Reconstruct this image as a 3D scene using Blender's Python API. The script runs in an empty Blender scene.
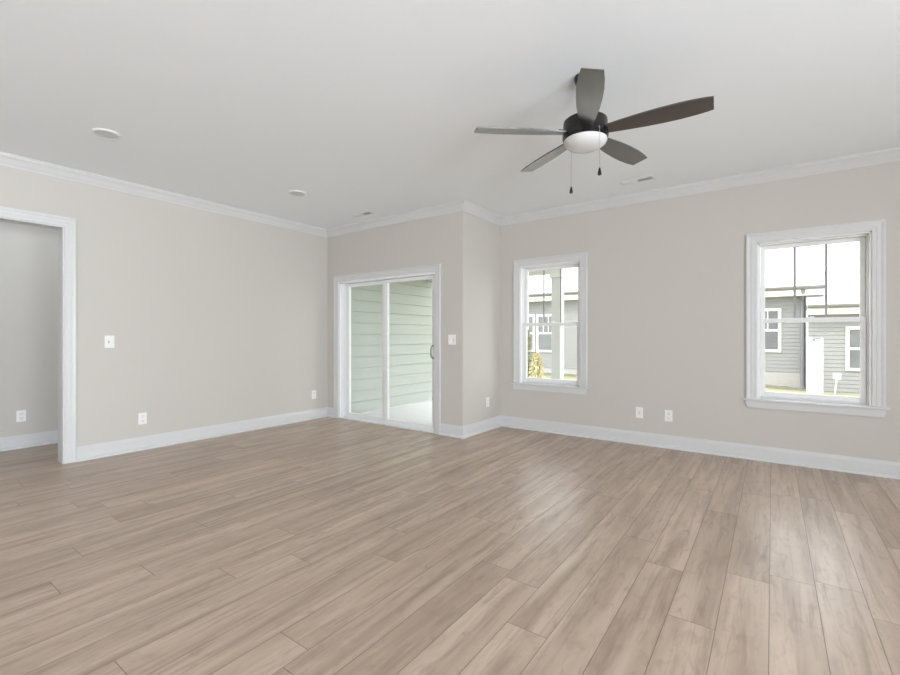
import bpy, bmesh, math, random
from mathutils import Vector, Matrix
random.seed(7)
S = bpy.context.scene
COL = S.collection
R = math.radians

# ------------------------------------------------------------------ camera
cam_d = bpy.data.cameras.new('camera')
cam_d.sensor_width = 36.0
cam_d.lens = 448.07 / 900 * 36.0
cam_d.shift_y = (336.15 - 337.5) / 900
cam_d.clip_start = 0.05
cam = bpy.data.objects.new('camera', cam_d); COL.objects.link(cam)
cam.location = (0, 0, 1.25)
cam.rotation_euler = (R(90), 0, R(35.742))
S.camera = cam

# ------------------------------------------------------------------ world, sun, fill lights, exposure
w = bpy.data.worlds.new('overcast_sky'); S.world = w; w.use_nodes = True
nt = w.node_tree; nt.nodes.clear()
wo = nt.nodes.new('ShaderNodeOutputWorld'); bg = nt.nodes.new('ShaderNodeBackground')
bg.inputs[0].default_value = (0.97, 0.985, 1.0, 1); bg.inputs[1].default_value = 4.0
nt.links.new(bg.outputs[0], wo.inputs[0])

sun_d = bpy.data.lights.new('sun', 'SUN'); sun_d.energy = 2.0; sun_d.angle = R(12); sun_d.color = (1, .97, .9)
sun = bpy.data.objects.new('sun', sun_d); COL.objects.link(sun)
sun.rotation_euler = Vector((0.35, 0.75, -1.0)).to_track_quat('-Z', 'Y').to_euler()

def area(name, loc, d, sx, sy, power, color=(1, 1, 1), spread=180):
    l = bpy.data.lights.new(name, 'AREA'); l.shape = 'RECTANGLE'; l.size = sx; l.size_y = sy
    l.energy = power; l.color = color; l.spread = R(spread)
    o = bpy.data.objects.new(name, l); COL.objects.link(o)
    o.location = loc; o.rotation_euler = Vector(d).to_track_quat('-Z', 'Z').to_euler()
    return o
LC = (.89, .97, 1.06)
# added area lights at the solid right-hand wall, standing in for unseen windows
area('fill_right_wall', (4.5, 1.1, 1.45), (-1, 0, 0.30), 3.0, 2.0, 222, LC, 148)
area('fill_right_wall_rear', (4.5, -3.1, 1.45), (-1, 0, 0.34), 3.4, 2.0, 820, LC, 148)
area('hall_lamp_light', (-6.3, 1.2, 2.84), (0, 0, -1), 0.5, 3.4, 10, LC)

S.view_settings.view_transform = 'Standard'
S.view_settings.look = 'None'
S.view_settings.exposure = 0.0
S.view_settings.gamma = 1.0
S.view_settings.use_curve_mapping = False
S.cycles.use_denoising = True
S.cycles.max_bounces = 12
S.cycles.diffuse_bounces = 6
S.cycles.transparent_max_bounces = 16
S.cycles.sample_clamp_indirect = 6

# ------------------------------------------------------------------ material helpers
def newmat(name):
    m = bpy.data.materials.new(name); m.use_nodes = True
    n = m.node_tree
    return m, n, n.nodes['Principled BSDF']
def setin(b, **k):
    for a, v in k.items():
        b.inputs[a.replace('_', ' ')].default_value = v
def math_n(n, op, a, b=None, c=None):
    x = n.nodes.new('ShaderNodeMath'); x.operation = op
    for i, v in enumerate((a, b, c)):
        if v is None: continue
        if isinstance(v, (int, float)): x.inputs[i].default_value = v
        else: n.links.new(v, x.inputs[i])
    return x.outputs[0]
def mixc(n, f, a, b, mode='MIX'):
    x = n.nodes.new('ShaderNodeMix'); x.data_type = 'RGBA'; x.blend_type = mode
    for s, v in ((x.inputs[0], f), (x.inputs[6], a), (x.inputs[7], b)):
        if isinstance(v, (int, float)): s.default_value = v
        elif isinstance(v, tuple): s.default_value = v if len(v) == 4 else v + (1,)
        else: n.links.new(v, s)
    return x.outputs[2]
def noise(n, vec, scale, detail=3, rough=.5, dist=0.0):
    x = n.nodes.new('ShaderNodeTexNoise'); x.inputs['Scale'].default_value = scale
    x.inputs['Detail'].default_value = detail; x.inputs['Roughness'].default_value = rough
    x.inputs['Distortion'].default_value = dist
    n.links.new(vec, x.inputs['Vector']); return x.outputs['Fac']
def objco(n):
    return n.nodes.new('ShaderNodeTexCoord').outputs['Object']
def mapr(n, v, a, b, c, d):
    x = n.nodes.new('ShaderNodeMapRange')
    n.links.new(v, x.inputs[0])
    for i, q in enumerate((a, b, c, d)): x.inputs[i + 1].default_value = q
    return x.outputs[0]
def bump(n, b, h, strength, dist=.002):
    x = n.nodes.new('ShaderNodeBump'); x.inputs['Strength'].default_value = strength
    x.inputs['Distance'].default_value = dist
    n.links.new(h, x.inputs['Height']); n.links.new(x.outputs[0], b.inputs['Normal'])

def plain(name, col, rough=.5, spec=.5, metal=0.0, nscale=60, nstr=.04, var=.03):
    m, n, b = newmat(name)
    co = objco(n); f = noise(n, co, nscale, 3)
    f2 = mapr(n, f, .3, .7, 1 - var, 1 + var)
    c = mixc(n, 1.0, tuple(col), f2, 'MULTIPLY')
    n.links.new(c, b.inputs['Base Color'])
    setin(b, Roughness=rough, Metallic=metal); b.inputs['Specular IOR Level'].default_value = spec
    if nstr: bump(n, b, f, nstr)
    return m

M = {}
M['wall'] = plain('greige_wall_paint', (.562, .534, .492), .75, .25, nscale=180, nstr=.05, var=.008)
M['ceiling'] = plain('white_ceiling_paint', (.85, .88, .905), .85, .2, nscale=150, nstr=.05, var=.008)
M['trim'] = plain('white_semigloss_trim', (.635, .635, .632), .32, .45, nscale=20, nstr=.01, var=.01)
M['vinyl'] = plain('white_window_vinyl', (.80, .80, .80), .35, .45, nscale=20, nstr=.0, var=.01)
M['muntin'] = plain('grey_backlit_grille', (.32, .32, .33), .45, .4, nscale=20, nstr=.0, var=.01)  # backlit shade put into the colour, darker than the frame vinyl
M['plate'] = plain('white_wall_plate', (.85, .84, .82), .35, .5, nscale=20, nstr=0, var=.01)
M['slot'] = plain('dark_socket_slot', (.22, .20, .19), .6, .3, nstr=0)
M['device'] = plain('off_white_device', (.80, .785, .76), .35, .5, nscale=20, nstr=0, var=.01)
M['nickel'] = plain('brushed_grey_metal', (.22, .22, .215), .35, .5, metal=.8, nscale=80, nstr=.02)
M['bronze'] = plain('oil_rubbed_bronze', (.012, .010, .009), .22, .5, metal=.2, nscale=30, nstr=.01)
M['chain'] = plain('pale_bead_chain', (.45, .44, .43), .35, .5, metal=.7, nstr=0)
M['bowl'] = plain('frosted_white_glass', (.66, .66, .66), .22, .5, nscale=15, nstr=0, var=.006)
M['vent'] = plain('white_vent_enamel', (.74, .74, .74), .45, .4, nstr=0, var=.01)
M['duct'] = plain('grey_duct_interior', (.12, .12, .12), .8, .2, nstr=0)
M['lens'] = plain('frosted_light_lens', (.60, .60, .60), .4, .4, nstr=0, var=.01)
M['siding'] = plain('pale_green_siding', (.42, .45, .415), .6, .3, nscale=12, nstr=.02, var=.02)
M['nsiding'] = plain('light_grey_siding', (.26, .26, .26), .65, .3, nscale=8, nstr=.02, var=.02)
M['roof'] = plain('pale_shingles', (.62, .61, .60), .9, .1, nscale=9, nstr=.2, var=.05)
M['gutter'] = plain('tan_grey_gutter', (.14, .136, .128), .5, .4, nstr=0)
M['fascia'] = plain('cream_fascia', (.84, .82, .72), .5, .4, nstr=0)
M['exttrim'] = plain('white_exterior_trim', (.72, .73, .72), .5, .4, nscale=10, nstr=.01, var=.01)
M['postpaint'] = plain('pale_post_paint', (.62, .64, .632), .5, .4, nscale=10, nstr=.01, var=.01)
M['pane'] = plain('dark_window_pane', (.13, .135, .145), .12, .5, nscale=3, nstr=0, var=.10)
M['concrete'] = plain('pale_concrete', (.72, .72, .73), .85, .2, nscale=14, nstr=.08, var=.05)
M['foundation'] = plain('parged_foundation', (.38, .375, .36), .85, .2, nscale=7, nstr=.06, var=.05)
M['downspout'] = plain('grey_downspout', (.20, .20, .22), .45, .4, nstr=0)
M['mulch'] = plain('brown_mulch', (.20, .185, .135), .95, .1, nscale=14, nstr=.5, var=.35)
M['stem'] = plain('brown_stem', (.20, .14, .08), .8, .2)
M['soffit'] = plain('porch_soffit', (.70, .70, .67), .7, .2, nstr=0)
M['fence'] = plain('white_vinyl_fence', (.74, .74, .735), .4, .4, nscale=5, nstr=0, var=.01)

def leafmat(name, c1, c2):
    m, n, b = newmat(name)
    f = noise(n, objco(n), 9, 2)
    n.links.new(mixc(n, mapr(n, f, .35, .65, 0, 1), c1, c2), b.inputs['Base Color'])
    setin(b, Roughness=.6)
    return m
M['leaf_y'] = leafmat('yellow_green_leaves', (.47, .42, .18), (.62, .56, .34))
M['leaf_g'] = leafmat('grey_green_leaves', (.17, .20, .10), (.28, .29, .15))

def grass():
    m, n, b = newmat('sunlit_lawn'); co = objco(n)
    f = noise(n, co, 1.3, 5, .65); g = noise(n, co, 60, 2, .6)
    c = mixc(n, mapr(n, f, .3, .7, 0, 1), (.24, .265, .13), (.37, .36, .23))
    c = mixc(n, .5, c, mixc(n, g, (.22, .25, .13), (.38, .37, .25)))
    n.links.new(c, b.inputs['Base Color']); setin(b, Roughness=.95)
    bump(n, b, g, .6, .03)
    return m
M['grass'] = grass()

def floor_mat():
    m, n, b = newmat('wood_plank_floor'); co = objco(n)
    sep = n.nodes.new('ShaderNodeSeparateXYZ'); n.links.new(co, sep.inputs[0])
    x, y = sep.outputs[0], sep.outputs[1]
    W, L = .186, 1.5
    rx = math_n(n, 'DIVIDE', math_n(n, 'ADD', x, .012), W)
    row = math_n(n, 'FLOOR', rx); fx = math_n(n, 'FRACT', rx)
    wn = n.nodes.new('ShaderNodeTexWhiteNoise'); wn.noise_dimensions = '1D'; n.links.new(row, wn.inputs['W'])
    ry = math_n(n, 'ADD', math_n(n, 'DIVIDE', y, L), math_n(n, 'MULTIPLY', wn.outputs['Value'], 7.0))
    colm = math_n(n, 'FLOOR', ry); fy = math_n(n, 'FRACT', ry)
    cid = n.nodes.new('ShaderNodeCombineXYZ'); n.links.new(row, cid.inputs[0]); n.links.new(colm, cid.inputs[1])
    w3 = n.nodes.new('ShaderNodeTexWhiteNoise'); w3.noise_dimensions = '3D'; n.links.new(cid.outputs[0], w3.inputs['Vector'])
    sc = n.nodes.new('ShaderNodeSeparateColor'); n.links.new(w3.outputs['Color'], sc.inputs[0])
    def gv(sx, sy):
        v = n.nodes.new('ShaderNodeCombineXYZ')
        n.links.new(math_n(n, 'ADD', math_n(n, 'MULTIPLY', x, sx), math_n(n, 'MULTIPLY', sc.outputs[0], 60)), v.inputs[0])
        n.links.new(math_n(n, 'ADD', math_n(n, 'MULTIPLY', y, sy), math_n(n, 'MULTIPLY', sc.outputs[1], 60)), v.inputs[1])
        n.links.new(math_n(n, 'MULTIPLY', sc.outputs[2], 60), v.inputs[2])
        return v.outputs[0]
    broad = noise(n, gv(9, .9), 1, 3, .5, .4)
    streak = noise(n, gv(30, 1.6), 1, 5, .6, .7)
    fine = noise(n, gv(170, 7), 1, 3, .6, .2)
    knot = noise(n, gv(11, 3.2), 1, 2, .5, 1.5)
    c = mixc(n, mapr(n, broad, .32, .68, 0, 1), (.365, .268, .198), (.575, .450, .352))
    c = mixc(n, mapr(n, streak, .50, .74, 0, .62), c, (.235, .168, .124))
    c = mixc(n, mapr(n, knot, .66, .80, 0, .55), c, (.20, .14, .105))
    c = mixc(n, mapr(n, fine, .35, .7, 0, .22), c, (.47, .385, .325))
    mott = noise(n, gv(20, 7), 1, 3, .6, .8)
    c = mixc(n, mapr(n, mott, .50, .75, 0, .38), c, (.25, .178, .130))
    tone = mapr(n, w3.outputs['Value'], 0, 1, .94, 1.05)
    c = mixc(n, 1.0, c, tone, 'MULTIPLY')
    ex = math_n(n, 'MULTIPLY', math_n(n, 'MINIMUM', fx, math_n(n, 'SUBTRACT', 1.0, fx)), W)
    ey = math_n(n, 'MULTIPLY', math_n(n, 'MINIMUM', fy, math_n(n, 'SUBTRACT', 1.0, fy)), L)
    e = math_n(n, 'MINIMUM', ex, ey)
    gmask = mapr(n, e, .0008, .0022, 1, 0)
    c = mixc(n, math_n(n, 'MULTIPLY', gmask, .72), c, (.07, .045, .032))
    n.links.new(c, b.inputs['Base Color'])
    n.links.new(mapr(n, streak, .3, .7, .30, .40), b.inputs['Roughness'])
    b.inputs['Specular IOR Level'].default_value = .5
    h = math_n(n, 'SUBTRACT', math_n(n, 'MULTIPLY', fine, .25), gmask)
    bump(n, b, h, .25, .0012)
    return m
M['floor'] = floor_mat()

def blade_mat():
    m, n, b = newmat('dark_walnut_blade'); co = objco(n)
    mp = n.nodes.new('ShaderNodeMapping'); n.links.new(co, mp.inputs[0]); mp.inputs['Scale'].default_value = (4, 70, 10)
    f = noise(n, mp.outputs[0], 1, 5, .65, .5)
    n.links.new(mixc(n, mapr(n, f, .3, .7, 0, 1), (.009, .007, .0055), (.038, .029, .023)), b.inputs['Base Color'])
    setin(b, Roughness=.32); b.inputs['Specular IOR Level'].default_value = .9; b.inputs['Coat Weight'].default_value = 1.0; b.inputs['Coat IOR'].default_value = 1.68; b.inputs['Coat Roughness'].default_value = .18
    bump(n, b, f, .05)
    return m
M['blade'] = blade_mat()

def glass_mat():
    m = bpy.data.materials.new('clear_window_glass'); m.use_nodes = True
    n = m.node_tree; n.nodes.clear()
    o = n.nodes.new('ShaderNodeOutputMaterial'); mx = n.nodes.new('ShaderNodeMixShader')
    t = n.nodes.new('ShaderNodeBsdfTransparent'); t.inputs[0].default_value = (.985, .995, .99, 1)
    g = n.nodes.new('ShaderNodeBsdfGlossy'); g.inputs['Roughness'].default_value = .02
    lw = n.nodes.new('ShaderNodeLayerWeight'); lw.inputs[0].default_value = .5
    f5 = math_n(n, 'POWER', lw.outputs['Facing'], 5.0)
    n.links.new(math_n(n, 'ADD', math_n(n, 'MULTIPLY', f5, .90), .025), mx.inputs[0])
    n.links.new(t.outputs[0], mx.inputs[1]); n.links.new(g.outputs[0], mx.inputs[2])
    n.links.new(mx.outputs[0], o.inputs[0])
    return m
M['glass'] = glass_mat()

# ------------------------------------------------------------------ mesh helpers
class MB:
    def __init__(self): self.b = bmesh.new()
    def box(self, x0, x1, y0, y1, z0, z1, bev=0.0, seg=1, mat=None):
        t = bmesh.new(); bmesh.ops.create_cube(t, size=1)
        for v in t.verts:
            v.co = Vector(((x0 + x1) / 2 + v.co.x * (x1 - x0), (y0 + y1) / 2 + v.co.y * (y1 - y0), (z0 + z1) / 2 + v.co.z * (z1 - z0)))
        if bev: bmesh.ops.bevel(t, geom=t.edges[:], offset=bev, segments=seg, profile=.5, affect='EDGES')
        return self.merge(t, mat)
    def merge(self, t, mat=None):
        if mat is not None: bmesh.ops.transform(t, matrix=mat, verts=t.verts)
        me = bpy.data.meshes.new('tmp'); t.to_mesh(me); t.free(); self.b.from_mesh(me); bpy.data.meshes.remove(me)
        return self
    def lathe(self, prof, c=(0, 0, 0), seg=40, mat=None, cap=False):
        t = bmesh.new(); rings = []
        for r, z in prof:
            if r < 1e-6: rings.append([t.verts.new((0, 0, z))])
            else: rings.append([t.verts.new((r * math.cos(2 * math.pi * k / seg), r * math.sin(2 * math.pi * k / seg), z)) for k in range(seg)])
        for a, b in zip(rings, rings[1:]):
            for k in range(seg):
                k2 = (k + 1) % seg
                if len(a) == 1 and len(b) == 1: break
                if len(a) == 1: t.faces.new((a[0], b[k2], b[k]))
                elif len(b) == 1: t.faces.new((a[k], a[k2], b[0]))
                else: t.faces.new((a[k], a[k2], b[k2], b[k]))
        if cap:
            for r_ in (rings[0], rings[-1]):
                if len(r_) > 1: t.faces.new(r_)
        bmesh.ops.translate(t, vec=c, verts=t.verts)
        return self.merge(t, mat)
    def tube(self, pts, r, seg=10):
        t = bmesh.new(); pts = [Vector(p) for p in pts]; rings = []
        for i, p in enumerate(pts):
            d = (pts[min(i + 1, len(pts) - 1)] - pts[max(i - 1, 0)]).normalized()
            a = d.orthogonal().normalized() if i == 0 else (rings_a - d * rings_a.dot(d)).normalized()
            rings_a = a; bb = d.cross(a)
            rings.append([t.verts.new(p + (a * math.cos(2 * math.pi * k / seg) + bb * math.sin(2 * math.pi * k / seg)) * r) for k in range(seg)])
        for a, b_ in zip(rings, rings[1:]):
            for k in range(seg): t.faces.new((a[k], a[(k + 1) % seg], b_[(k + 1) % seg], b_[k]))
        t.faces.new(rings[0][::-1]); t.faces.new(rings[-1])
        return self.merge(t)
    def loft(self, A, B):
        """closed prism between two matching 3-D outlines"""
        t = bmesh.new(); a = [t.verts.new(p) for p in A]; b_ = [t.verts.new(p) for p in B]; k = len(a)
        for i in range(k): t.faces.new((a[i], a[(i + 1) % k], b_[(i + 1) % k], b_[i]))
        t.faces.new(a[::-1]); t.faces.new(b_)
        bmesh.ops.recalc_face_normals(t, faces=t.faces)
        return self.merge(t)
    def build(self, name, mat, parent=None, smooth=False, off=None, data_only=False):
        if off is not None: bmesh.ops.translate(self.b, vec=-Vector(off), verts=self.b.verts)
        bmesh.ops.recalc_face_normals(self.b, faces=self.b.faces)
        me = bpy.data.meshes.new(name); self.b.to_mesh(me); self.b.free()
        me.materials.append(mat)
        if smooth:
            for p in me.polygons: p.use_smooth = True
            me.set_sharp_from_angle(angle=R(35))
        o = bpy.data.objects.new(name, me); COL.objects.link(o)
        if parent: o.parent = parent
        return o

def tag(o, label, cat, group=None, kind=None):
    o['label'] = label; o['category'] = cat
    if group: o['group'] = group
    if kind: o['kind'] = kind
    return o
def struct(o, label, cat): return tag(o, label, cat, kind='structure')
def empty(name, loc, rz=0):
    o = bpy.data.objects.new(name, None); COL.objects.link(o); o.empty_display_size = .1
    o.location = loc; o.rotation_euler = (0, 0, rz); return o
def copy_thing(root, loc, rz, label):
    r = root.copy(); COL.objects.link(r); r.location = loc; r.rotation_euler = (0, 0, rz); r['label'] = label
    for ch in list(root.children):
        c = ch.copy(); COL.objects.link(c); c.parent = r
        for g in list(ch.children):
            d = g.copy(); COL.objects.link(d); d.parent = c
    return r

def miter(path):
    """outward miter vectors (to the right of travel) for an open 2-D polyline"""
    P = [Vector(p) for p in path]; out = []
    nr = []
    for a, b in zip(P, P[1:]):
        d = (b - a).normalized(); nr.append(Vector((d.y, -d.x)))
    for i in range(len(P)):
        if i == 0: out.append(nr[0])
        elif i == len(P) - 1: out.append(nr[-1])
        else:
            m = (nr[i - 1] + nr[i]); m.normalize(); out.append(m / m.dot(nr[i]))
    return P, out
def mould_runs(path, prof):
    """one MB per segment of a plan polyline; prof = (offset to the right of travel, height)"""
    P, mm = miter(path); res = []
    for i in range(len(P) - 1):
        A = [(P[i].x + mm[i].x * d, P[i].y + mm[i].y * d, z) for d, z in prof]
        B = [(P[i + 1].x + mm[i + 1].x * d, P[i + 1].y + mm[i + 1].y * d, z) for d, z in prof]
        mb = MB(); mb.loft(A, B); res.append(mb)
    return res
def casing_runs(path, prof, to3d):
    """casing in a wall plane; prof = (offset outward, thickness out of the wall)"""
    P, mm = miter(path); res = []
    for i in range(len(P) - 1):
        A = [to3d(P[i].x + mm[i].x * d, P[i].y + mm[i].y * d, t) for d, t in prof]
        B = [to3d(P[i + 1].x + mm[i + 1].x * d, P[i + 1].y + mm[i + 1].y * d, t) for d, t in prof]
        mb = MB(); mb.loft(A, B); res.append(mb)
    return res

# ------------------------------------------------------------------ plan (metres)
XL, YA, XB, YC, H = -5.64, 4.558, -3.089, 5.493, 2.89
XR, YR, XH = 4.6, -5.0, -6.83
TI, TE = .145, .17
# floor and ceiling
mb = MB(); mb.box(XH - .1, XR + .1, YR - .1, YA + TE, -.12, 0); mb.box(XB, XR + .1, YA + TE, YC + TE, -.12, 0)
struct(mb.build('floor', M['floor']), 'light brown wood plank floor running through the whole room', 'floor')
mb = MB(); mb.box(XH - .1, XR + .1, YR - .1, YA + TE, H, H + .15); mb.box(XB - TE, XR + .1, YA + TE, YC + TE, H, H + .15)
struct(mb.build('ceiling', M['ceiling']), 'flat white ceiling with crown moulding along its edges', 'ceiling')

# openings
DX0, DX1, DZ = -5.38, -3.515, 2.08                 # patio door in the centre wall
OY0, OY1, OZ = .30, 1.356, 2.325                   # cased opening in the left wall
WIN = [(-2.783, -1.949), (-.127, .724)]            # windows of the back wall
WZ0, WZ1 = .62, 2.195

mb = MB()
mb.box(XL - TI, XL, YR, OY0, 0, H); mb.box(XL - TI, XL, OY1, YA + TE, 0, H); mb.box(XL - TI, XL, OY0, OY1, OZ, H)
struct(mb.build('wall_left', M['wall']), 'long greige wall on the left with the cased opening', 'wall')
mb = MB()
mb.box(XL, DX0, YA, YA + TE, 0, H); mb.box(DX1, XB - TE, YA, YA + TE, 0, H); mb.box(DX0, DX1, YA, YA + TE, DZ, H)
struct(mb.build('wall_center', M['wall']), 'greige wall holding the sliding patio door', 'wall')
mb = MB(); mb.box(XB - TE, XB, YA, YC + TE, 0, H)
struct(mb.build('wall_return', M['wall']), 'short greige wall stepping back from the patio door to the windows', 'wall')
mb = MB()
(a0, a1), (b0, b1) = WIN
for x0, x1 in ((XB, a0), (a1, b0), (b1, XR)): mb.box(x0, x1, YC, YC + TE, 0, H)
for x0, x1 in WIN:
    mb.box(x0, x1, YC, YC + TE, 0, WZ0 - .022); mb.box(x0, x1, YC, YC + TE, WZ1, H)
struct(mb.build('wall_back', M['wall']), 'greige back wall with the two double hung windows', 'wall')
mb = MB(); mb.box(XR, XR + .1, YR, YC + TE, 0, H)
struct(mb.build('wall_right', M['wall']), 'greige side wall right of the camera', 'wall')
mb = MB(); mb.box(XL - TI, XR + .1, YR - .1, YR, 0, H)
struct(mb.build('wall_rear', M['wall']), 'greige wall behind the camera', 'wall')
mb = MB(); mb.box(XH - .1, XH, -1.2, 3.6, 0, H)
struct(mb.build('wall_hall', M['wall']), 'greige wall seen through the cased opening on the left', 'wall')
mb = MB(); mb.box(XH, XL - TI, -1.3, -1.2, 0, H); mb.box(XH, XL - TI, 3.6, 3.7, 0, H)
struct(mb.build('wall_hall_end', M['wall']), 'greige end walls closing the side hall', 'wall')

# baseboards and crown
BASE = [(0, 0), (.037, 0), (.037, .006), (.034, .015), (.027, .023), (.018, .027), (.014, .027), (.014, .112), (.012, .118), (.010, .128), (.006, .137), (.006, .144), (0, .144)]
def base(path, names, labels):
    for mb, nm, lb in zip(mould_runs(path, BASE), names, labels):
        struct(mb.build(nm, M['trim']), lb, 'baseboard')
base([(XL, OY1 + .094), (XL, YA), (DX0 - .09, YA)], ['baseboard_left', 'baseboard_corner'],
     ['white baseboard along the left wall', 'short white baseboard between corner and patio door'])
base([(DX1 + .09, YA), (XB, YA), (XB, YC), (XR, YC)], ['baseboard_center', 'baseboard_return', 'baseboard_back'],
     ['short white baseboard right of the patio door', 'white baseboard along the short return wall', 'white baseboard under the two windows'])
base([(XH, -1.2), (XH, 3.6)], ['baseboard_hall'], ['white baseboard on the wall beyond the cased opening'])
CROWN = [(0, H), (0, H - .100), (.008, H - .100), (.011, H - .088), (.020, H - .080), (.030, H - .066), (.044, H - .046),
         (.058, H - .032), (.068, H - .024), (.070, H - .014), (.078, H - .010), (.078, H)]
for mb, k, lb in zip(mould_runs([(XL, YR), (XL, YA), (XB, YA), (XB, YC), (XR, YC)], CROWN), range(1, 5),
                     ['white crown moulding above the left wall', 'white crown moulding above the patio door wall',
                      'white crown moulding above the short return wall', 'white crown moulding above the window wall']):
    struct(mb.build('trim_%d' % k, M['trim'], smooth=True), lb, 'crown moulding')

# casing profile: offset outward from the opening, thickness out of the wall
CAS = [(0, 0), (0, .010), (.004, .013), (.030, .013), (.036, .016), (.062, .016), (.070, .020), (.084, .022), (.090, .018), (.094, .018), (.094, 0)]

# ------------------------------------------------------------------ cased opening (left wall)
root = struct(empty('door_2', (XL, OY1, 0)), 'white cased opening in the left wall leading to the hall', 'doorway'); O = root.location
runs = casing_runs([(OY1, 0), (OY1, OZ), (OY0, OZ), (OY0, 0)], [(-d, t) for d, t in CAS], lambda a, b, t: (XL + t, a, b))
runs = casing_runs([(OY0, 0), (OY0, OZ), (OY1, OZ), (OY1, 0)], [(-d, t) for d, t in CAS], lambda a, b, t: (XL + t, a, b))
for mb, nm in zip(runs, ('side_casing', 'head_casing', 'side_casing')): mb.build(nm, M['trim'], root, off=O)
runs = casing_runs([(OY0, 0), (OY0, OZ), (OY1, OZ), (OY1, 0)], [(-d, t) for d, t in CAS], lambda a, b, t: (XL - TI - t, a, b))
for mb, nm in zip(runs, ('side_casing', 'head_casing', 'side_casing')): mb.build(nm, M['trim'], root, off=O)
mb = MB(); mb.box(XL - TI - .004, XL + .004, OY1 - .012, OY1 + .002, 0, OZ - .012); mb.box(XL - TI - .004, XL + .004, OY0 - .002, OY0 + .012, 0, OZ - .012)
mb.box(XL - TI - .004, XL + .004, OY0 - .002, OY1 + .002, OZ - .012, OZ + .002)
mb.build('jamb', M['trim'], root, off=O)

# ------------------------------------------------------------------ sliding patio door (centre wall)
root = struct(empty('door_1', ((DX0 + DX1) / 2, YA, 0)), 'white two panel sliding glass patio door to the porch', 'patio door'); O = root.location
runs = casing_runs([(DX0, 0), (DX0, DZ), (DX1, DZ), (DX1, 0)], [(-d * .96, t) for d, t in CAS], lambda a, b, t: (a, YA - t, b))
for mb, nm in zip(runs, ('side_casing', 'head_casing', 'side_casing')): mb.build(nm, M['trim'], root, off=O)
JX0, JX1, JZ = DX0 + .035, DX1 - .014, DZ - .03
mb = MB()
mb.box(DX0, JX0, YA - .002, YA + TE - .01, 0, DZ); mb.box(JX1, DX1, YA - .002, YA + TE - .01, 0, DZ); mb.box(JX0, JX1, YA - .002, YA + TE - .01, JZ, DZ)
mb.box(JX0, JX0 + .012, YA + .03, YA + .045, 0, JZ); mb.box(JX1 - .012, JX1, YA + .03, YA + .045, 0, JZ)
mb.build('frame', M['vinyl'], root, off=O)
mb = MB(); mb.box(JX0, JX1, YA - .004, YA + TE + .02, 0, .022, .003); mb.box(JX0, JX1, YA + .050, YA + .056, .022, .032); mb.box(JX0, JX1, YA + .098, YA + .103, .022, .032)
mb.build('sill_track', M['vinyl'], root, off=O)
def panel(name, x0, x1, y0, y1, st, z0=.024, z1=JZ - .003):
    mb = MB()
    mb.box(x0, x0 + st, y0, y1, z0, z1, .003); mb.box(x1 - st, x1, y0, y1, z0, z1, .003)
    mb.box(x0 + st, x1 - st, y0, y1, z0, z0 + .058, .003); mb.box(x0 + st, x1 - st, y0, y1, z1 - .046, z1, .003)
    p = mb.build(name, M['vinyl'], root, off=O)
    ym = (y0 + y1) / 2
    MB().box(x0 + st - .006, x1 - st + .006, ym - .003, ym + .003, z0 + .052, z1 - .040).build('glass_pane', M['glass'], p, off=O)
    return p
panel('fixed_panel', JX0 + .003, -4.47, YA + .104, YA + .144, .088)
sp = panel('sliding_panel', -4.485, JX1 - .003, YA + .056, YA + .096, .080)
mb = MB(); hx = JX1 - .052
pts = [(hx, YA + .058, .965)] + [(hx, YA + .058 - .066 * math.sin(math.pi * k / 12) ** .6, 1.045 - .085 * math.cos(math.pi * k / 12)) for k in range(1, 12)] + [(hx, YA + .058, 1.125)]
mb.tube(pts, .008)
h = mb.build('handle', M['nickel'], sp, smooth=True, off=O)
MB().box(hx - .016, hx + .016, YA + .049, YA + .058, .94, 1.15, .003).build('escutcheon', M['vinyl'], h, off=O)
h['label'] = 'grey metal D shaped pull handle'

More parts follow.
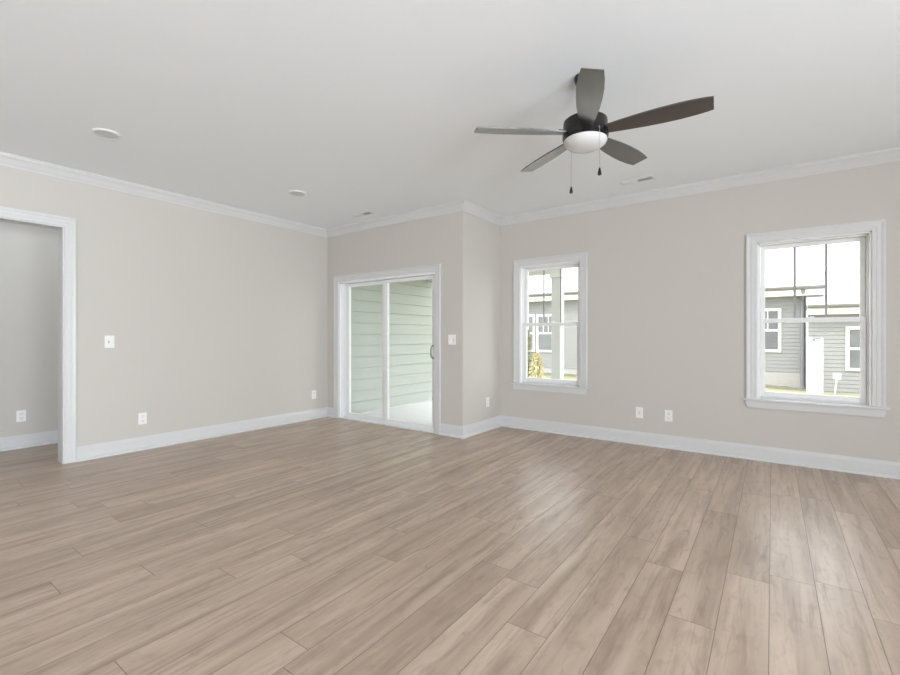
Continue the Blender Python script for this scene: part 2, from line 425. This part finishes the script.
# ------------------------------------------------------------------ double hung windows (back wall)
def window(idx, x0, x1, label):
    root = struct(empty('window_%d' % idx, ((x0 + x1) / 2, YC, WZ0)), label, 'window'); O = root.location
    runs = casing_runs([(x0, WZ0), (x0, WZ1), (x1, WZ1), (x1, WZ0)], [(-d, t) for d, t in CAS], lambda a, b, t: (a, YC - t, b))
    for mb, nm in zip(runs, ('side_casing', 'head_casing', 'side_casing')): mb.build(nm, M['trim'], root, off=O)
    mb = MB(); mb.box(x0 - .115, x1 + .115, YC - .045, YC, WZ0 - .022, WZ0, .006, 2); mb.box(x0, x1, YC - .002, YC + .075, WZ0 - .022, WZ0)
    mb.build('stool', M['trim'], root, off=O)
    mb = MB()
    ap = [(x0 - .094, WZ0 - .022), (x1 + .094, WZ0 - .022), (x1 + .094, WZ0 - .060), (x1 + .080, WZ0 - .092), (x0 - .080, WZ0 - .092), (x0 - .094, WZ0 - .060)]
    mb.loft([(a, YC, b) for a, b in ap], [(a, YC - .018, b) for a, b in ap])
    mb.build('apron', M['trim'], root, off=O)
    mb = MB()                                       # jamb liner and vinyl frame
    for a, b in ((x0, x0 + .012), (x1 - .012, x1)): mb.box(a, b, YC - .002, YC + .06, WZ0, WZ1)
    mb.box(x0, x1, YC - .002, YC + .06, WZ1 - .012, WZ1)
    f = .024
    for a, b in ((x0, x0 + f), (x1 - f, x1)): mb.box(a, b, YC + .056, YC + .150, WZ0, WZ1, .002)
    mb.box(x0, x1, YC + .056, YC + .150, WZ1 - f, WZ1, .002); mb.box(x0, x1, YC + .075, YC + .150, WZ0 - .02, WZ0 + .016, .002)
    mb.build('frame', M['vinyl'], root, off=O)
    def sash(name, y0, y1, z0, z1, rb, rt, st=.040):
        a, b = x0 + f + .002, x1 - f - .002; mb = MB()
        mb.box(a, a + st, y0, y1, z0, z1, .003); mb.box(b - st, b, y0, y1, z0, z1, .003)
        mb.box(a + st, b - st, y0, y1, z0, z0 + rb, .003); mb.box(a + st, b - st, y0, y1, z1 - rt, z1, .003)
        s = mb.build(name, M['vinyl'], root, off=O); ym = (y0 + y1) / 2
        MB().box(a + st - .006, b - st + .006, ym - .003, ym + .003, z0 + rb - .005, z1 - rt + .005).build('glass_pane', M['glass'], s, off=O)
        return s, a + st, b - st
    up, ga, gb = sash('upper_sash', YC + .102, YC + .134, 1.385, WZ1 - f - .001, .034, .038)
    for k in (1, 2):
        gx = ga + (gb - ga) * k / 3
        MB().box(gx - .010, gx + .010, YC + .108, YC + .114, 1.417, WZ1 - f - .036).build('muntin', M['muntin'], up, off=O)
    lo, ga, gb = sash('lower_sash', YC + .064, YC + .098, WZ0 + .018, 1.428, .050, .044)
    mb = MB(); xm = (ga + gb) / 2
    mb.box(xm - .03, xm + .03, YC + .066, YC + .098, 1.425, 1.434, .002); mb.box(xm - .006, xm + .028, YC + .070, YC + .082, 1.434, 1.442, .002)
    mb.build('sash_lock', M['vinyl'], lo, off=O)
window(1, *WIN[0], 'white double hung window beside the short return wall')
window(2, *WIN[1], 'white double hung window at right, showing the fence and downspout')

# ------------------------------------------------------------------ ceiling fan
FX, FY = -.963, 2.804
fan = tag(empty('ceiling_fan', (FX, FY, H)), 'dark bronze five blade ceiling fan with white glass light bowl', 'ceiling fan')
MB().lathe([(0, 0), (.068, 0), (.068, -.012), (.062, -.034), (.046, -.056), (.024, -.066), (.016, -.068), (0, -.068)]).build('canopy', M['bronze'], fan, True)
MB().lathe([(.0, -.06), (.0125, -.06), (.0125, -.25), (0, -.25)], seg=20).build('downrod', M['bronze'], fan, True)
MB().lathe([(0, -.240), (.022, -.240), (.028, -.252), (.05, -.262), (.095, -.266), (.122, -.272), (.134, -.282), (.136, -.298), (.136, -.352), (.140, -.356),
            (.140, -.384), (.136, -.388), (.136, -.398), (.128, -.404), (0, -.404)], seg=64).build('motor_housing', M['bronze'], fan, True)
MB().lathe([(.128, -.396), (.133, -.402), (.133, -.410), (.126, -.424), (.106, -.440), (.078, -.452), (.044, -.459), (0, -.461)], seg=64).build('light_bowl', M['bowl'], fan, True)['label'] = 'white frosted glass light bowl'
# one blade along +X, pitched, copied five times
def blade_mesh():
    pr = [(.118, .040), (.16, .043), (.24, .053), (.34, .064), (.44, .070), (.54, .071), (.62, .066), (.665, .060)]
    t = bmesh.new(); th = .0045
    top, bot = [], []
    out = [(x, y) for x, y in pr] + [(.702, .055), (.704, -.055)] + [(x, -y) for x, y in reversed(pr)]
    top = [t.verts.new((x, y, th)) for x, y in out]; bot = [t.verts.new((x, y, -th)) for x, y in out]
    k = len(out)
    t.faces.new(top); t.faces.new(bot[::-1])
    for i in range(k): t.faces.new((top[i], bot[i], bot[(i + 1) % k], top[(i + 1) % k]))
    bmesh.ops.bevel(t, geom=[e for e in t.edges if abs(e.verts[0].co.z - e.verts[1].co.z) < 1e-6], offset=.002, segments=1, affect='EDGES')
    bmesh.ops.transform(t, matrix=Matrix.Rotation(R(-11.7), 4, 'X'), verts=t.verts)
    mb = MB(); mb.merge(t); return mb
zb = 2.534 - H
b0_ = blade_mesh().build('blade', M['blade'], fan)
mbk = MB(); t = bmesh.new(); bmesh.ops.create_cube(t, size=1)
for v in t.verts: v.co = Vector((.145 + v.co.x * .07, v.co.y * .062, .0085 + v.co.z * .008))
bmesh.ops.transform(t, matrix=Matrix.Rotation(R(-11.7), 4, 'X'), verts=t.verts); mbk.merge(t)
k0 = mbk.build('blade_bracket', M['bronze'], b0_)
for k in range(5):
    if k == 0: o = b0_
    else:
        o = b0_.copy(); COL.objects.link(o); o.parent = fan
        c = k0.copy(); COL.objects.link(c); c.parent = o
    o.location = (0, 0, zb); o.rotation_euler = (0, 0, R(3.65 + 72 * k))
Fv, Rv = Vector((-.584, .812)), Vector((.812, .584))
def chain(df, dl, ztop, zbot):
    p = Fv * df + Rv * dl; mb = MB(); z = ztop
    mb.tube([(p.x, p.y, ztop), (p.x, p.y, zbot + .035)], .0011, 6)
    while z > zbot + .04:
        mb.lathe([(0, .0021), (.0018, .0012), (.0022, 0), (.0018, -.0012), (0, -.0021)], (p.x, p.y, z), 6); z -= .0062
    c = mb.build('pull_chain', M['chain'], fan, True)
    MB().lathe([(0, .045), (.004, .044), (.006, .036), (.0105, .015), (.0115, .005), (.010, 0), (0, 0)], (p.x, p.y, zbot), 16).build('fob', M['bronze'], c, True)
    MB().lathe([(0, .008), (.005, .006), (.006, 0), (.005, -.006), (0, -.008)], (p.x * .97, p.y * .97, ztop + .001), 12).build('switch_nipple', M['nickel'], c, True)
chain(-.136, .046, 2.515 - H, 2.222 - H)
chain(.136, -.052, 2.500 - H, 2.198 - H)

# ------------------------------------------------------------------ recessed lights, vents
def disc_light(loc, label):
    r = tag(empty('disc_light', loc), label, 'ceiling light', 'round ceiling disc lights')
    MB().lathe([(.098, 0), (.098, -.004), (.092, -.011), (.084, -.014), (.080, -.014), (.079, -.011)], seg=48).build('trim_ring', M['vent'], r, True)
    MB().lathe([(.080, -.0115), (.06, -.0125), (0, -.0135)], seg=48).build('lens', M['lens'], r, True)
    return r
rl = disc_light((-4.37, 1.32, H), 'round white ceiling disc light nearest the cased opening')
copy_thing(rl, (-4.41, 3.14, H), 0, 'round white ceiling disc light nearer the patio door corner')
def vent(loc, lx, ly, label):
    r = tag(empty('ceiling_vent', loc), label, 'air vent', 'ceiling air vents')
    mb = MB(); e = .022
    mb.box(-lx / 2, lx / 2, -ly / 2, -ly / 2 + e, -.006, 0, .001); mb.box(-lx / 2, lx / 2, ly / 2 - e, ly / 2, -.006, 0, .001)
    mb.box(-lx / 2, -lx / 2 + e, -ly / 2 + e, ly / 2 - e, -.006, 0, .001); mb.box(lx / 2 - e, lx / 2, -ly / 2 + e, ly / 2 - e, -.006, 0, .001)
    mb.box(-.008, .008, -ly / 2 + e, ly / 2 - e, -.006, 0)
    mb.build('frame', M['vent'], r)
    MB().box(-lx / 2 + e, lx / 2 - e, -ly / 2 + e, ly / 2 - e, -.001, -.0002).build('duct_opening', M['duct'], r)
    for side, ang in ((-1, -24), (1, 38)):
        mb = MB(); n = 4; w0 = (ly - 2 * e) / n
        for k in range(n):
            yy = -ly / 2 + e + (k + .5) * w0
            t = bmesh.new(); bmesh.ops.create_cube(t, size=1)
            L = lx / 2 - e - .008
            for v in t.verts: v.co = Vector((v.co.x * L, v.co.y * .011, v.co.z * .0012))
            mat = Matrix.Translation((side * (.008 + L / 2), yy, -.0052)) @ Matrix.Rotation(R(ang), 4, 'X')
            mb.merge(t, mat)
        mb.build('louvers', M['vent'], r)
    return r
v0 = vent((-4.46, 4.20, H), .33, .11, 'white ceiling vent above the patio door')
copy_thing(v0, (-1.155, 4.975, H), 0, 'white ceiling vent near the window wall behind the fan')

# ------------------------------------------------------------------ outlets and switches (front faces local -Y)
def plate(r, wd, ht): MB().box(-wd / 2, wd / 2, -.006, 0, -ht / 2, ht / 2, .003, 2).build('cover_plate', M['plate'], r)
def outlet(loc, rz, label):
    r = tag(empty('wall_outlet', loc, rz), label, 'outlet', 'wall outlets'); plate(r, .080, .125)
    for zc in (.026, -.026):
        s = MB().box(-.0175, .0175, -.0085, -.004, zc - .0185, zc + .0185, .004, 2).build('socket', M['device'], r)
        mb = MB(); mb.box(-.009, -.0065, -.0089, -.008, zc - .002, zc + .009); mb.box(.0065, .009, -.0089, -.008, zc - .001, zc + .008); mb.box(-.003, .003, -.0089, -.008, zc - .013, zc - .008)
        mb.build('slots', M['slot'], s)
    return r
o0 = outlet((XL, 2.030, .342), R(90), 'white duplex outlet low on the left wall near the cased opening')
copy_thing(o0, (XL, 4.305, .365), R(90), 'white outlet low on the left wall beside the far corner')
copy_thing(o0, (XB, 5.150, .370), R(90), 'white outlet low on the short return wall')
copy_thing(o0, (-.942, YC, .360), 0, 'right one of the two outlets between the windows')
copy_thing(o0, (XH, 1.268, .356), R(90), 'outlet on the hall wall seen through the cased opening')
r = tag(empty('cable_plate', (-1.250, YC, .366)), 'plain white wall plate left of the duplex outlet between the windows', 'wall plate')
plate(r, .080, .125); MB().box(-.0165, .0165, -.0085, -.004, -.033, .033, .002).build('insert', M['device'], r)
mb = MB(); mb.lathe([(0, .007), (.004, .007), (.005, 0)], seg=12, mat=Matrix.Translation((0, -.0085, 0)) @ Matrix.Rotation(R(90), 4, 'X')); mb.build('jack', M['nickel'], r, True)
def rocker(r, xc):
    mb = MB(); mb.box(xc - .0165, xc + .0165, -.0080, -.004, -.033, .033, .001); mb.build('switch_surround', M['device'], r)
    mb = MB(); mb.loft([(xc - .014, -.0085, .030), (xc - .014, -.0135, -.029), (xc - .014, -.006, -.030), (xc - .014, -.006, .030)],
                       [(xc + .014, -.0085, .030), (xc + .014, -.0135, -.029), (xc + .014, -.006, -.030), (xc + .014, -.006, .030)])
    mb.build('rocker', M['plate'], r)
def toggle(r, xc):
    MB().box(xc - .006, xc + .006, -.0075, -.004, -.013, .013).build('toggle_slot', M['slot'], r)
    MB().loft([(xc - .0045, -.007, -.006), (xc + .0045, -.007, -.006), (xc + .0045, -.007, .006), (xc - .0045, -.007, .006)],
              [(xc - .0035, -.022, .006), (xc + .0035, -.022, .006), (xc + .0035, -.022, .013), (xc - .0035, -.022, .013)]).build('toggle_lever', M['device'], r)
r = tag(empty('light_switch', (XL, 1.727, 1.192), R(90)), 'white light switch on the left wall beside the cased opening', 'light switch'); plate(r, .086, .128); toggle(r, -.008)
r = tag(empty('light_switch', (-3.248, YA, 1.205)), 'white double light switch right of the patio door', 'light switch'); plate(r, .116, .128); rocker(r, -.024); toggle(r, .024)

# ------------------------------------------------------------------ porch
def lap(mb, x0, x1, z0, z1, e=.19, y=0.0, t=.018, gap=.009, to3d=None):
    """lapped boards: each leans out to a thick butt edge over a narrow shadow gap"""
    z = z0
    while z < z1 - .01:
        zt = min(z + e, z1) - gap
        A = [(x0, y, z), (x0, y - t, z), (x0, y - .006, zt), (x0, y, zt)]
        B = [(x1, y, z), (x1, y - t, z), (x1, y - .006, zt), (x1, y, zt)]
        if to3d: A = [to3d(p) for p in A]; B = [to3d(p) for p in B]
        mb.loft(A, B); z += e
mb = MB(); XP = -5.67
lap(mb, 4.73, 7.40, -.045, 2.62, to3d=lambda p: (XP - p[1] * 1.0, p[0], p[2]))
mb.box(XP - .14, XP - .001, 4.73, 7.40, -.045, 2.62)
struct(mb.build('wall_porch', M['siding']), 'pale green lap siding wall of the porch behind the patio door', 'wall')
mb = MB(); mb.box(XP, XB - TE, YA + TE, YC + TE, -.35, -.07); mb.box(XP, -2.80, YC + TE, 7.40, -.35, -.07); mb.box(XP - .14, XP, YA + TE, 7.40, -.35, -.046)
struct(mb.build('porch_slab', M['concrete']), 'pale concrete porch slab outside the patio door', 'porch floor')
mb = MB(); mb.box(XP - .14, XB - TE, YA + TE, YC + TE, 2.62, 2.72); mb.box(XP - .14, -2.70, YC + TE, 7.55, 2.62, 2.72)
struct(mb.build('porch_ceiling', M['soffit']), 'porch ceiling above the patio door', 'ceiling')
mb = MB(); mb.box(XP + .005, -2.82, 7.08, 7.28, 2.31, 2.62, .004)
struct(mb.build('porch_beam', M['exttrim']), 'pale porch beam resting on the corner post', 'beam')
pr_ = tag(empty('porch_post', (-2.935, 7.18, -.07)), 'pale square porch post seen through the left window', 'porch post')
MB().box(-.082, .082, -.082, .082, .0, 2.37, .006).build('shaft', M['postpaint'], pr_)
MB().box(-.105, .105, -.105, .105, 2.30, 2.38, .006).build('capital', M['exttrim'], pr_)
MB().box(-.10, .10, -.10, .10, 0, .14, .006).build('plinth', M['exttrim'], pr_)
mb = MB()
mb.box(.060, .088, -.088, -.060, .14, 2.30)
mb.build('corner_board', M['exttrim'], pr_)

# ------------------------------------------------------------------ ground
def gz(x, y):
    k = max(0, min(1, (y - 14.5) / 3.5)); s = max(0, min(1, (x + 1.5) / 2.3))
    return -.30 - .02 * k - .17 * k * s
t = bmesh.new(); NX, NY = 60, 40; X0, X1, Y0, Y1 = -34, 26, YC + TE + .02, 42
g = [[t.verts.new((X0 + (X1 - X0) * i / NX, Y0 + (Y1 - Y0) * j / NY, gz(X0 + (X1 - X0) * i / NX, Y0 + (Y1 - Y0) * j / NY))) for i in range(NX + 1)] for j in range(NY + 1)]
for j in range(NY):
    for i in range(NX): t.faces.new((g[j][i], g[j][i + 1], g[j + 1][i + 1], g[j + 1][i]))
mb = MB(); mb.merge(t); struct(mb.build('ground', M['grass'], smooth=True), 'sunlit yellow green lawn between the houses', 'lawn')

# ------------------------------------------------------------------ neighbouring houses
def ext_window(root, O, xc, wd, z0, z1, y, grille=True, trim=.085):
    """white trimmed double hung window on a wall facing -Y"""
    mb = MB(); x0, x1 = xc - wd / 2, xc + wd / 2
    mb.box(x0 - trim, x0, y - .05, y, z0 - trim, z1 + trim); mb.box(x1, x1 + trim, y - .05, y, z0 - trim, z1 + trim)
    mb.box(x0, x1, y - .05, y, z1, z1 + trim); mb.box(x0, x1, y - .05, y, z0 - trim, z0)
    zm = (z0 + z1) / 2; mb.box(x0, x1, y - .04, y, zm - .035, zm + .035)
    f = mb.build('window', M['exttrim'], root, off=O)
    for a, b in ((z0, zm - .035), (zm + .035, z1)): MB().box(x0, x1, y - .025, y - .015, a, b).build('pane', M['pane'], f, off=O)
    if grille:
        mb = MB()
        for k in (1, 2):
            gx = x0 + wd * k / 3; mb.box(gx - .014, gx + .014, y - .034, y - .025, zm + .035, z1)
        zz = (zm + .035 + z1) / 2
        mb.build('grille', M['exttrim'], f, off=O)
def house(loc, x0, x1, y, depth, zb, zf, zeave, pitch, label, left_over=.35, right_over=.3, root=None):
    root = root or tag(empty('house', loc), label, 'house'); O = root.location.copy()
    mb = MB(); lap(mb, x0, x1, zf, zeave, e=.122, y=y, t=.018, gap=.010); mb.box(x0, x1, y, y + depth, zf, zeave)
    zr = zeave + pitch * depth / 2
    mb.loft([(x0, y + .02, zeave - .02), (x0, y + depth, zeave - .02), (x0, y + depth / 2, zr)], [(x1, y + .02, zeave - .02), (x1, y + depth, zeave - .02), (x1, y + depth / 2, zr)])
    mb.build('wall', M['nsiding'], root, off=O)
    MB().box(x0 + .01, x1 - .01, y + .005, y + depth, zb - .3, zf).build('foundation', M['foundation'], root, off=O)
    ov = .40; ze = zeave + .02 - pitch * ov; mb = MB()
    a, b = x0 - left_over, x1 + right_over
    for ya, yb in ((y - ov, y + depth / 2), (y + depth + ov, y + depth / 2)):
        mb.loft([(a, ya, ze), (a, yb, zr + .03), (a, yb, zr + .15), (a, ya, ze + .12)], [(b, ya, ze), (b, yb, zr + .03), (b, yb, zr + .15), (b, ya, ze + .12)])
    mb.build('roof', M['roof'], root, off=O)
    MB().box(a, b, y - ov - .02, y - ov, ze - .17, ze + .06).build('fascia', M['fascia'], root, off=O)
    MB().box(a, b, y - ov, y, ze - .17, ze - .15).build('soffit', M['soffit'], root, off=O)
    mb = MB(); A = [(a, y - ov - .02, ze + .12), (a, y - ov - .12, ze + .12), (a, y - ov - .12, ze + .06), (a, y - ov - .09, ze + .01), (a, y - ov - .02, ze + .01)]
    mb.loft(A, [(b, p[1], p[2]) for p in A]); mb.build('gutter', M['gutter'], root, off=O)
    return root, O
# house behind the left window
Ya = 17.2
rA, OA = house((-9.0, Ya, -.3), -13.5, -5.2, Ya, 8.0, -.3, -.03, 3.02, .5, 'grey sided house with grilled windows seen through the left window')
ext_window(rA, OA, -7.52, .66, .68, 2.06, Ya - .012)
ext_window(rA, OA, -8.42, .66, .68, 2.06, Ya - .012)
# house behind the right window, with a lower wing
Yb = 18.5
rB, OB = house((-.6, Yb, -.4), -2.6, 1.16, Yb, 8.0, -.5, .075, 2.90, .5, 'grey sided house with a downspout and a lower wing seen through the right window', right_over=.17)
ext_window(rB, OB, -.27, .84, .80, 2.09, Yb - .012)
mb = MB(); dx = .79
mb.tube([(dx, Yb - .46, 2.72), (dx, Yb - .40, 2.62), (dx, Yb - .10, 2.46), (dx, Yb - .07, 2.38), (dx, Yb - .07, -.36), (dx, Yb - .14, -.43), (dx, Yb - .26, -.45)], .055, 8)
mb.build('downspout', M['downspout'], rB, off=OB)
Yw = 17.9
rC, OC = house((3.0, Yw, -.45), .865, 6.0, Yw + .0, 6.0, -.6, -.43, 2.22, .4, '', left_over=-.0, root=rB)
ext_window(rC, OC, 2.25, .76, .30, 1.45, Yw - .012, grille=False)
MB().box(.855, .905, Yw - .03, Yw + .02, -.43, 2.05).build('corner_board', M['exttrim'], rC, off=OC)
# planting strips along the walls
def strip(x0, x1, y, n, wdt, label):
    mb = MB(); t = bmesh.new(); rows = []
    for i in range(n + 1):
        x = x0 + (x1 - x0) * i / n; j = random.uniform(-.12, .12)
        rows.append([t.verts.new((x, y, gz(x, y) + .01)), t.verts.new((x, y - wdt * .4, gz(x, y) + .06 + random.uniform(0, .03))), t.verts.new((x, y - wdt + j, gz(x, y - wdt) + .01))])
    for a, b in zip(rows, rows[1:]):
        for k in range(2): t.faces.new((a[k], b[k], b[k + 1], a[k + 1]))
    mb.merge(t); o = mb.build('mulch_bed', M['mulch'], smooth=True); struct(o, label, 'mulch bed')
strip(-12, -5.3, Ya + .005, 40, .5, 'brown mulch strip under the left neighbouring house')
strip(-2.5, .86, Yb + .005, 30, .9, 'brown mulch strip at the foundation of the downspout house')

# ------------------------------------------------------------------ vinyl fence end, utility sign
fx, fy = .76, 15.6; fg = gz(fx, fy)
fr = tag(empty('vinyl_fence', (fx, fy, fg)), 'white vinyl fence section standing on the lawn beyond the right window', 'fence')
MB().box(0, .115, 0, .115, -.05, 1.545, .004).build('fence_post', M['fence'], fr)
MB().loft([(-.012, -.012, 1.545), (.127, -.012, 1.545), (.127, .127, 1.545), (-.012, .127, 1.545)], [(.045, .045, 1.58), (.07, .045, 1.58), (.07, .07, 1.58), (.045, .07, 1.58)]).build('post_cap', M['fence'], fr)
mb = MB()
for k in range(3): mb.box(.117 + k * .07, .117 + k * .07 + .067, .045, .07, .02, 1.48 + (.04 if k else -.02), .004)
mb.build('fence_boards', M['fence'], fr)
MB().box(.300, .345, .02, .10, -.05, 1.56, .004).build('fence_post', M['fence'], fr)
MB().box(.115, .30, .03, .085, .10, .19, .004).build('fence_rail', M['fence'], fr)
sx, sy = 1.46, 17.0; sg = gz(sx, sy)
sr = tag(empty('yard_sign', (sx, sy, sg)), 'small blank white sign on a leaning stake by the low wing', 'sign')
MB().loft([(-.02, -.01, -.02), (.015, -.01, -.02), (.015, .01, -.02), (-.02, .01, -.02)], [(.03, -.01, .50), (.065, -.01, .50), (.065, .01, .50), (.03, .01, .50)]).build('stake', M['exttrim'], sr)
MB().box(-.04, .135, -.02, -.01, .44, .62, .004).build('sign_board', M['exttrim'], sr)

# ------------------------------------------------------------------ shrubs
def shrub(loc, hgt, rad, n, mat, label, taper=1.0):
    r = tag(empty('shrub', loc), label, 'shrub')
    mb = MB()
    for k in range(5):
        a = k * 1.26 + .4; mb.tube([(0, 0, -.03), (math.cos(a) * rad * .25, math.sin(a) * rad * .25, hgt * .4), (math.cos(a) * rad * .5, math.sin(a) * rad * .5, hgt * .85)], .012, 6)
    mb.build('stems', M['stem'], r)
    t = bmesh.new()
    for i in range(n):
        z = random.random() ** .8 * hgt; q = z / hgt
        rr = rad * (math.sin(math.pi * min(1, .25 + .75 * q)) ** .6 * .9 + .15) * (1 - taper * .35 * q)
        a = random.uniform(0, 2 * math.pi); d = rr * random.random() ** .45
        c = Vector((math.cos(a) * d, math.sin(a) * d, max(.03, z)))
        n_ = Vector((random.gauss(0, 1), random.gauss(0, 1), random.gauss(.5, 1))).normalized(); u = n_.orthogonal().normalized(); v = n_.cross(u)
        l, w_ = random.uniform(.035, .065), random.uniform(.016, .028)
        vs = [t.verts.new(c + u * l * p + v * w_ * s + n_ * b) for p, s, b in ((-1, 0, 0), (-.2, 1, .006), (1, 0, -.006), (-.2, -1, .006))]
        t.faces.new(vs)
    mb = MB(); mb.merge(t); mb.build('foliage', mat, r)
shrub((-6.0, 13.0, -.30), 1.02, .27, 520, M['leaf_y'], 'yellow green leafy shrub seen through the left window')
shrub((-6.42, 13.2, -.30), 1.75, .20, 420, M['leaf_g'], 'tall thin grey green shrub behind the yellow one', .5)
